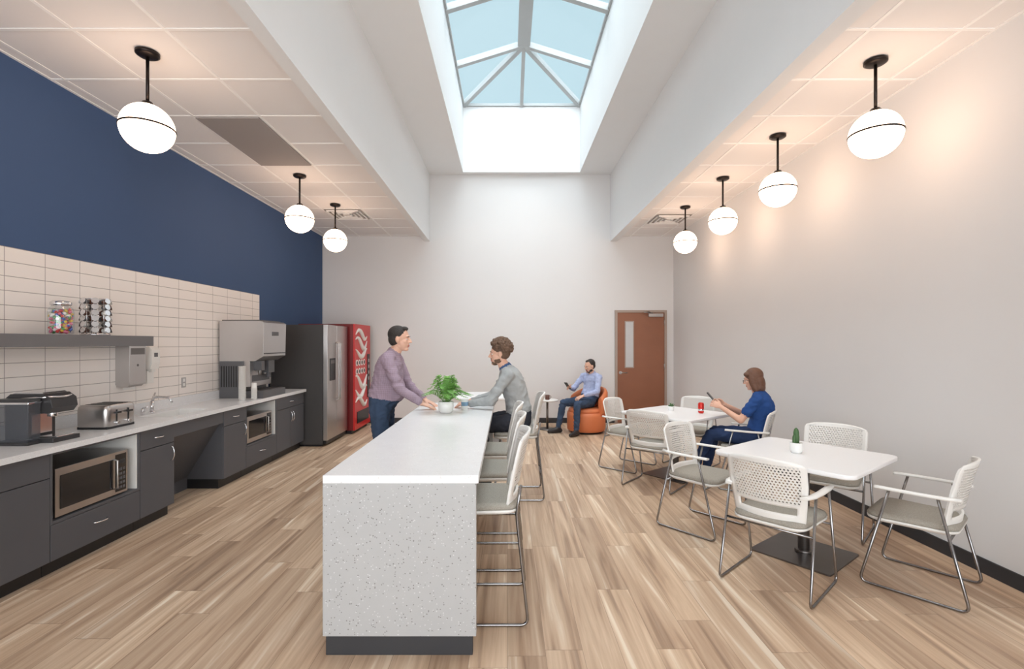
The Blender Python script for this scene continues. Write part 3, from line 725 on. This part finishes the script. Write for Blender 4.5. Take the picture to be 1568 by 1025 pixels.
def head(out,c,yaw,pitch,style,s=1.0,beard=False,glasses=False):
    M=Matrix.Translation(V(c))@Matrix.Rotation(math.radians(yaw),4,'Z')@Matrix.Rotation(math.radians(pitch),4,'Y')@Matrix.Scale(s,4)
    q=MB(); q.M=M
    q.ell((-.012,0,.030),(.094,.075,.088),SK,n=24,k=16)
    q.ell((.024,0,-.035),(.066,.058,.078),SK,n=24,k=16)
    q.ell((.062,0,-.095),(.026,.030,.020),SK)
    q.ell((.0,0,-.065),(.062,.056,.040),SK)
    for s_ in (-1,1):
        q.ell((.050,s_*.036,-.022),(.030,.022,.025),SK)
        q.ell((-.005,s_*.077,-.008),(.019,.011,.032),SK,Matrix.Rotation(s_*-.3,3,'Z'))
    q.ell((.078,0,.026),(.014,.048,.012),SK)
    q.cone((.086,0,.012),.008,(.108,0,-.024),.011,SK); 
    for s_ in (-1,1): q.ell((.096,s_*.011,-.028),(.011,.008,.007),SK)
    q.ell((.086,0,-.058),(.010,.025,.0055),LI); q.ell((.084,0,-.068),(.010,.021,.0065),LI)
    if beard:
        q.ell((.052,0,-.094),(.038,.038,.023),HA); 
        for s_ in (-1,1): q.ell((.020,s_*.046,-.070),(.038,.014,.026),HA)
        q.ell((.088,0,-.047),(.008,.024,.0045),HA)
    if style=='short':
        q.ell((-.024,0,.046),(.094,.082,.084),HA,n=24,k=16); q.ell((-.045,0,.0),(.066,.078,.075),HA); q.ell((.040,0,.100),(.038,.05,.022),HA)
    elif style=='receding':
        q.ell((-.030,0,.042),(.092,.082,.086),HA,n=24,k=16); q.ell((-.045,0,.0),(.066,.079,.07),HA); q.ell((.02,0,.100),(.042,.045,.022),HA)
    elif style=='curly':
        q.ell((-.022,0,.055),(.098,.088,.088),HA,n=24,k=16); q.ell((-.045,0,.01),(.068,.084,.075),HA)
    elif style=='bob':
        q.ell((-.022,0,.045),(.098,.090,.090),HA,n=24,k=16)
        q.ell((-.055,0,-.04),(.062,.088,.105),HA); q.ell((-.050,0,-.10),(.055,.085,.065),HA)
        for s_ in (-1,1): q.ell((.005,s_*.078,-.02),(.040,.022,.085),HA); q.ell((-.005,s_*.076,-.09),(.040,.026,.06),HA)
        for s_ in (-1,1): q.ell((.048,s_*.045,.072),(.035,.04,.028),HA)
    vs,fs,ms=remeshed(q,.0058,3); out.add(vs,fs,ms,True)
    e=MB(); e.M=M
    if style=='curly':
        for k in range(420):
            a=random.random()*6.283; ph=math.acos(1-1.35*random.random())
            d=V((math.sin(ph)*math.cos(a),math.sin(ph)*math.sin(a),math.cos(ph)))
            if d.x>.45 and d.z<.45: continue
            if d.z<-.0 and d.x>-.1: continue
            p=V((-.022,0,.052))+V((d.x*.104,d.y*.094,d.z*.096))*(.97+.14*random.random()); 
            e.ell(p,(.013+.011*random.random())*.9,HA,n=7,k=5)
    for s_ in (-1,1):
        e.ell((.0725,s_*.031,.000),(.0115,.014,.0085),EW,n=12,k=8); e.ell((.0815,s_*.030,-.001),(.0035,.006,.006),DK,n=10,k=6)
        e.ell((.0775,s_*.031,.0085),(.010,.017,.0045),SK,n=10,k=6)
        e.ell((.0765,s_*.031,-.0085),(.009,.016,.004),SK,n=10,k=6)
        e.tube([(.089,s_*.014,.022),(.090,s_*.030,.027),(.078,s_*.048,.022)],[.0025,.0038,.002],HA,6)
        if glasses:
            e.tube([(.104,s_*.032+.021*math.cos(t*math.pi/8),-.003+.016*math.sin(t*math.pi/8)) for t in range(16)],.0018,DK,5,True)
            e.tube([(.103,s_*.053,.002),(.08,s_*.080,.003),(-.01,s_*.084,.003)],.0018,DK,5)
    if glasses: e.tube([(.105,-.011,.0),(.107,0,.003),(.105,.011,.0)],.0018,DK,5)
    o=len(out.v); out.v+=e.v; out.f+=[[o+k for k in f] for f in e.f]; out.m+=e.m; out.s+=e.s
def person(name,loc,face,J,mats,s=1.0,style='short',short_sleeve=False,belly=0,beard=False,glasses=False,yaw=0,pitch=0,fem=False):
    q=MB(); P,C,Nk,H=[V(J[k]) for k in 'PCNH']
    def sp(t): 
        K=C*2-(P+Nk)*.5
        return P*(1-t)**2+K*2*t*(1-t)+Nk*t*t
    prof=[(-.16,.10,.075),(-.08,.150,.105),(.03,.168,.118),(.13,.172,.122),(.14,.180,.130),(.22,.172,.128),(.36,.158,.120),(.52,.165,.122),(.70,.185,.125),(.84,.188,.112),(.92,.150,.090),(.98,.085,.068),(1.02,.060,.058)]
    if fem: prof=[(t,w*(.9 if t>.2 else 1.0),d*(.95 if not .5<t<.8 else 1.1)) for t,w,d in prof]
    rings=[];ms=[]
    for i,(t,w,d) in enumerate(prof):
        p=sp(t); tg=(sp(t+.03)-sp(t-.03)).normalized(); Lv=V((0,1,0)); Fv=Lv.cross(tg).normalized()
        dd=d+(belly*math.exp(-((t-.3)/.2)**2)); p=p+Fv*(dd-d)*.8
        ring=[]
        for k in range(28):
            a=2*math.pi*k/28; ca,sa=math.cos(a),math.sin(a)
            ca=math.copysign(abs(ca)**.85,ca); sa=math.copysign(abs(sa)**.85,sa)
            ring.append(p+Lv*w*s*ca+Fv*dd*s*sa)
        rings.append(ring); ms.append(PA if t<.135 else SH)
    q.loft(rings,ms[:-1],True)
    nb=H-V((0.012,0,.06)); q.cone(Nk-V((0,0,.02)),.056*s,nb,.053*s,SK)
    cd=(nb-Nk).normalized()
    q.cyl(Nk-cd*.03,Nk+cd*(.012 if fem else .026),.070*s,.064*s,SH if fem else CO)
    for sd,sg in (('L',1),('R',-1)):
        S,E,W=V(J['S'+sd]),V(J['E'+sd]),V(J['W'+sd]); 
        q.ell(S,(.066*s,.066*s,.066*s),SH); q.cone(S*.7+Nk*.3,.060*s,S,.062*s,SH)
        if short_sleeve:
            m_=S.lerp(E,.62); q.cone(S,.062*s,m_,.060*s,SH); q.cone(S,.045*s,E,.040*s,SK); q.cone(E,.040*s,W,.026*s,SK)
        else:
            q.cone(S,.061*s,E,.049*s,SH); q.cone(E,.050*s,E.lerp(W,.88),.036*s,SH); q.cone(E.lerp(W,.7),.028*s,W,.026*s,SK)
        Hp,K,A=V(J['H'+sd]),V(J['K'+sd]),V(J['A'+sd]); fd=V(J['F'+sd]).normalized()
        q.cone(Hp,.098*s,Hp.lerp(K,.5),.086*s,PA); q.cone(Hp.lerp(K,.5),.086*s,K,.064*s,PA)
        q.cone(K,.064*s,K.lerp(A,.35),.062*s,PA); q.cone(K.lerp(A,.35),.062*s,K.lerp(A,.93),.048*s,PA)
        q.cone(A,.036*s,A-V((0,0,.02)),.036*s,SK if fem else FO)
        dn=V((0,0,-1)); dn=(dn-fd*dn.dot(fd)).normalized()
        h=A+dn*.048-fd*.035; b=h+fd*.14; t_=h+fd*.215
        q.cone(h,.041,b,.040,FO); q.cone(b,.040,t_+dn*.006,.032,FO); q.cone(A+dn*.01,.04,b+dn*.0,.036,FO)
    out=MB(); vs,fs,ms=remeshed(q,.0105,4,(SH,PA)); out.add(vs,fs,ms,True)
    for sd,ts in (('L',-1),('R',1)):
        hd=J['hand'+sd]; hand(out,J['W'+sd],hd[0],hd[1],ts,hd[2],SK,s*.98)
    head(out,H,yaw,pitch,style,s,beard,glasses)
    ob=out.obj(name,mats,(loc[0],loc[1],0),face)
    return ob
M_skin=mat('skin',(222,174,150),.55,var=.05,vs=20)
M_eye=mat('eye_white',(225,220,214),.3); M_lip=mat('lip',(190,118,106),.5)
def pm(sh,pa,ha,shoe,col,skin=M_skin): return [sh,pa,skin,ha,shoe,col,M_eye,M_black,M_lip]
hb=mat('dark_hair',(50,43,40),.7,var=.3,vs=60,bump=.6,bs=120,bd=.01); hbr=mat('brown_curly_hair',(104,80,64),.8,var=.35,vs=60); hw=mat('auburn_hair',(104,70,52),.55,var=.25,vs=30,bump=.5,bs=70)
jean=cloth_mat('denim',(64,80,104)); darkp=cloth_mat('dark_trousers',(56,58,66))
# standing man
J=dict(P=(0,0,.93),C=(.05,0,1.20),N=(.12,0,1.46),H=(.180,0,1.597),
 SL=(.10,.185,1.40),EL=(.21,.23,1.13),WL=(.41,.14,.965),SR=(.10,-.185,1.40),ER=(.21,-.23,1.13),WR=(.43,-.16,.965),
 HL=(0,.09,.90),KL=(.02,.11,.49),AL=(-.04,.12,.09),FL=(1,.15,0),HR=(0,-.09,.90),KR=(.03,-.11,.49),AR=(-.02,-.12,.09),FR=(1,-.15,0),
 handL=((1,-.3,-.42),(.35,0,1),.25),handR=((1,.25,-.42),(.35,0,1),.25))
person('standing_man',(-1.27,4.90),0,J,pm(cloth_mat('purple_plaid_shirt',(156,136,150),chk=(188,172,184)),jean,hb,mat('brown_shoe',(70,50,40),.5),cloth_mat('purple_collar',(162,142,156))),1.06,'short',belly=.05,yaw=0,pitch=2)
# seated man on stool
J=dict(P=(-.02,0,.775),C=(.03,0,1.05),N=(.13,0,1.305),H=(.19,0,1.448),
 SL=(.11,.185,1.235),EL=(.27,.24,.985),WL=(.50,.12,.945),SR=(.11,-.185,1.235),ER=(.27,-.24,.985),WR=(.50,-.10,.945),
 HL=(.02,.10,.765),KL=(.40,.13,.72),AL=(.32,.12,.335),FL=(1,0,-.1),HR=(.02,-.10,.765),KR=(.40,-.13,.72),AR=(.32,-.12,.335),FR=(1,0,-.1),
 handL=((1,-.35,-.12),(.1,0,1),.5),handR=((1,.3,-.12),(.1,0,1),.6))
person('seated_man_grey_sweater',(.11,4.98),180,J,pm(cloth_mat('grey_sweater',(166,168,168),bs=11),darkp,hbr,mat('tan_shoe',(110,80,60),.5),cloth_mat('blue_collar',(70,95,135))),1.02,'curly',beard=True,yaw=0,pitch=4)
# seated man in lounge chair
J=dict(P=(-.06,0,.545),C=(-.15,0,.80),N=(-.15,0,1.02),H=(-.09,0,1.145),
 SL=(-.12,.18,.955),EL=(.02,.27,.72),WL=(.24,.16,.66),SR=(-.12,-.18,.955),ER=(.04,-.27,.735),WR=(.26,-.14,.78),
 HL=(-.02,.09,.53),KL=(.40,.17,.52),AL=(.42,.17,.09),FL=(1,.2,0),HR=(-.02,-.09,.53),KR=(.40,-.17,.52),AR=(.46,-.22,.09),FR=(1,-.3,0),
 handL=((1,-.3,-.3),(.3,.2,1),.5),handR=((1,.3,.15),(.1,-.9,.3),.9))
person('seated_man_blue_shirt',(1.38,8.47),218,J,pm(cloth_mat('light_blue_shirt',(172,182,216),chk=(200,206,230)),jean,hb,mat('black_shoe',(45,40,40),.5),cloth_mat('light_collar',(176,186,218))),.97,'receding',beard=True,yaw=-12,pitch=14)
# seated woman
J=dict(P=(-.06,0,.565),C=(-.11,0,.80),N=(-.08,0,1.035),H=(-.03,0,1.165),
 SL=(-.08,.155,.97),EL=(.07,.215,.745),WL=(.28,.10,.86),SR=(-.08,-.155,.97),ER=(.07,-.215,.745),WR=(.27,-.07,.87),
 HL=(-.02,.09,.55),KL=(.38,.10,.555),AL=(.58,.10,.10),FL=(1,.1,.12),HR=(-.02,-.09,.55),KR=(.37,-.09,.56),AR=(.46,-.05,.09),FR=(1,0,0),
 handL=((1,-.3,.35),(-.2,1,.3),.8),handR=((1,.3,.35),(-.2,-1,.3),.8))
scr=cloth_mat('navy_scrubs',(44,76,134)); person('seated_woman_in_scrubs',(2.62,5.22),148,J,pm(scr,cloth_mat('navy_scrub_trousers',(44,60,94)),hw,mat('grey_sneaker',(140,140,145),.6),scr),.93,'bob',short_sleeve=True,glasses=True,pitch=14,fem=True)
def phone(origin,face,lp,rot):
    q=MB(); q.box((-.004,-.036,-.073),(.004,.036,.073),0); q.box((-.0048,-.033,-.068),(-.0039,.033,.068),1)
    ob=q.obj('smartphone',[M_black,M_screen],bevel=.002)
    ob.matrix_world=Matrix.Translation((origin[0],origin[1],0))@Matrix.Rotation(math.radians(face),4,'Z')@Matrix.Translation(lp)@Matrix.Rotation(math.radians(rot),4,'Y')
phone((2.62,5.22),148,(.385,.012,.945),40); phone((1.38,8.47),218,(.365,-.095,.82),40)
# ------------------------------------------------------------------ lights, world, camera
w=bpy.data.worlds.new('World'); sc.world=w; w.use_nodes=True; nt=w.node_tree; bg=nt.nodes['Background']
tc=nt.nodes.new('ShaderNodeTexCoord'); nz=nt.nodes.new('ShaderNodeTexNoise'); nz.inputs['Scale'].default_value=2.0; nt.links.new(tc.outputs['Generated'],nz.inputs['Vector'])
c=mixc(nt,nz.outputs['Fac'],(.50,.70,.78,1),(.68,.84,.89,1)); nt.links.new(c,bg.inputs[0]); bg.inputs[1].default_value=1.0
def sun(name,d,E,ang,col):
    l=bpy.data.lights.new(name,'SUN'); l.energy=E; l.angle=math.radians(ang); l.color=col
    o=bpy.data.objects.new(name,l); COL.objects.link(o); o.rotation_euler=V(d).to_track_quat('-Z','Y').to_euler(); o.location=(0,0,12)
sun('sun_overcast',(0,.10,-1),9.2,75,(.98,.99,1.0)); sun('sun_rear_fill',(.03,1,.06),8.2,90,(.97,.98,1.0))  # second sun is added fill, shining in through the rear opening
cam=bpy.data.cameras.new('camera'); co=bpy.data.objects.new('camera',cam); COL.objects.link(co)
co.location=(0,0,1.56); co.rotation_euler=(math.radians(90),0,0); cam.lens=17; cam.sensor_width=36; cam.shift_x=.0045; cam.shift_y=.008; cam.clip_start=.05
sc.camera=co
sc.view_settings.view_transform='Standard'; sc.view_settings.exposure=0
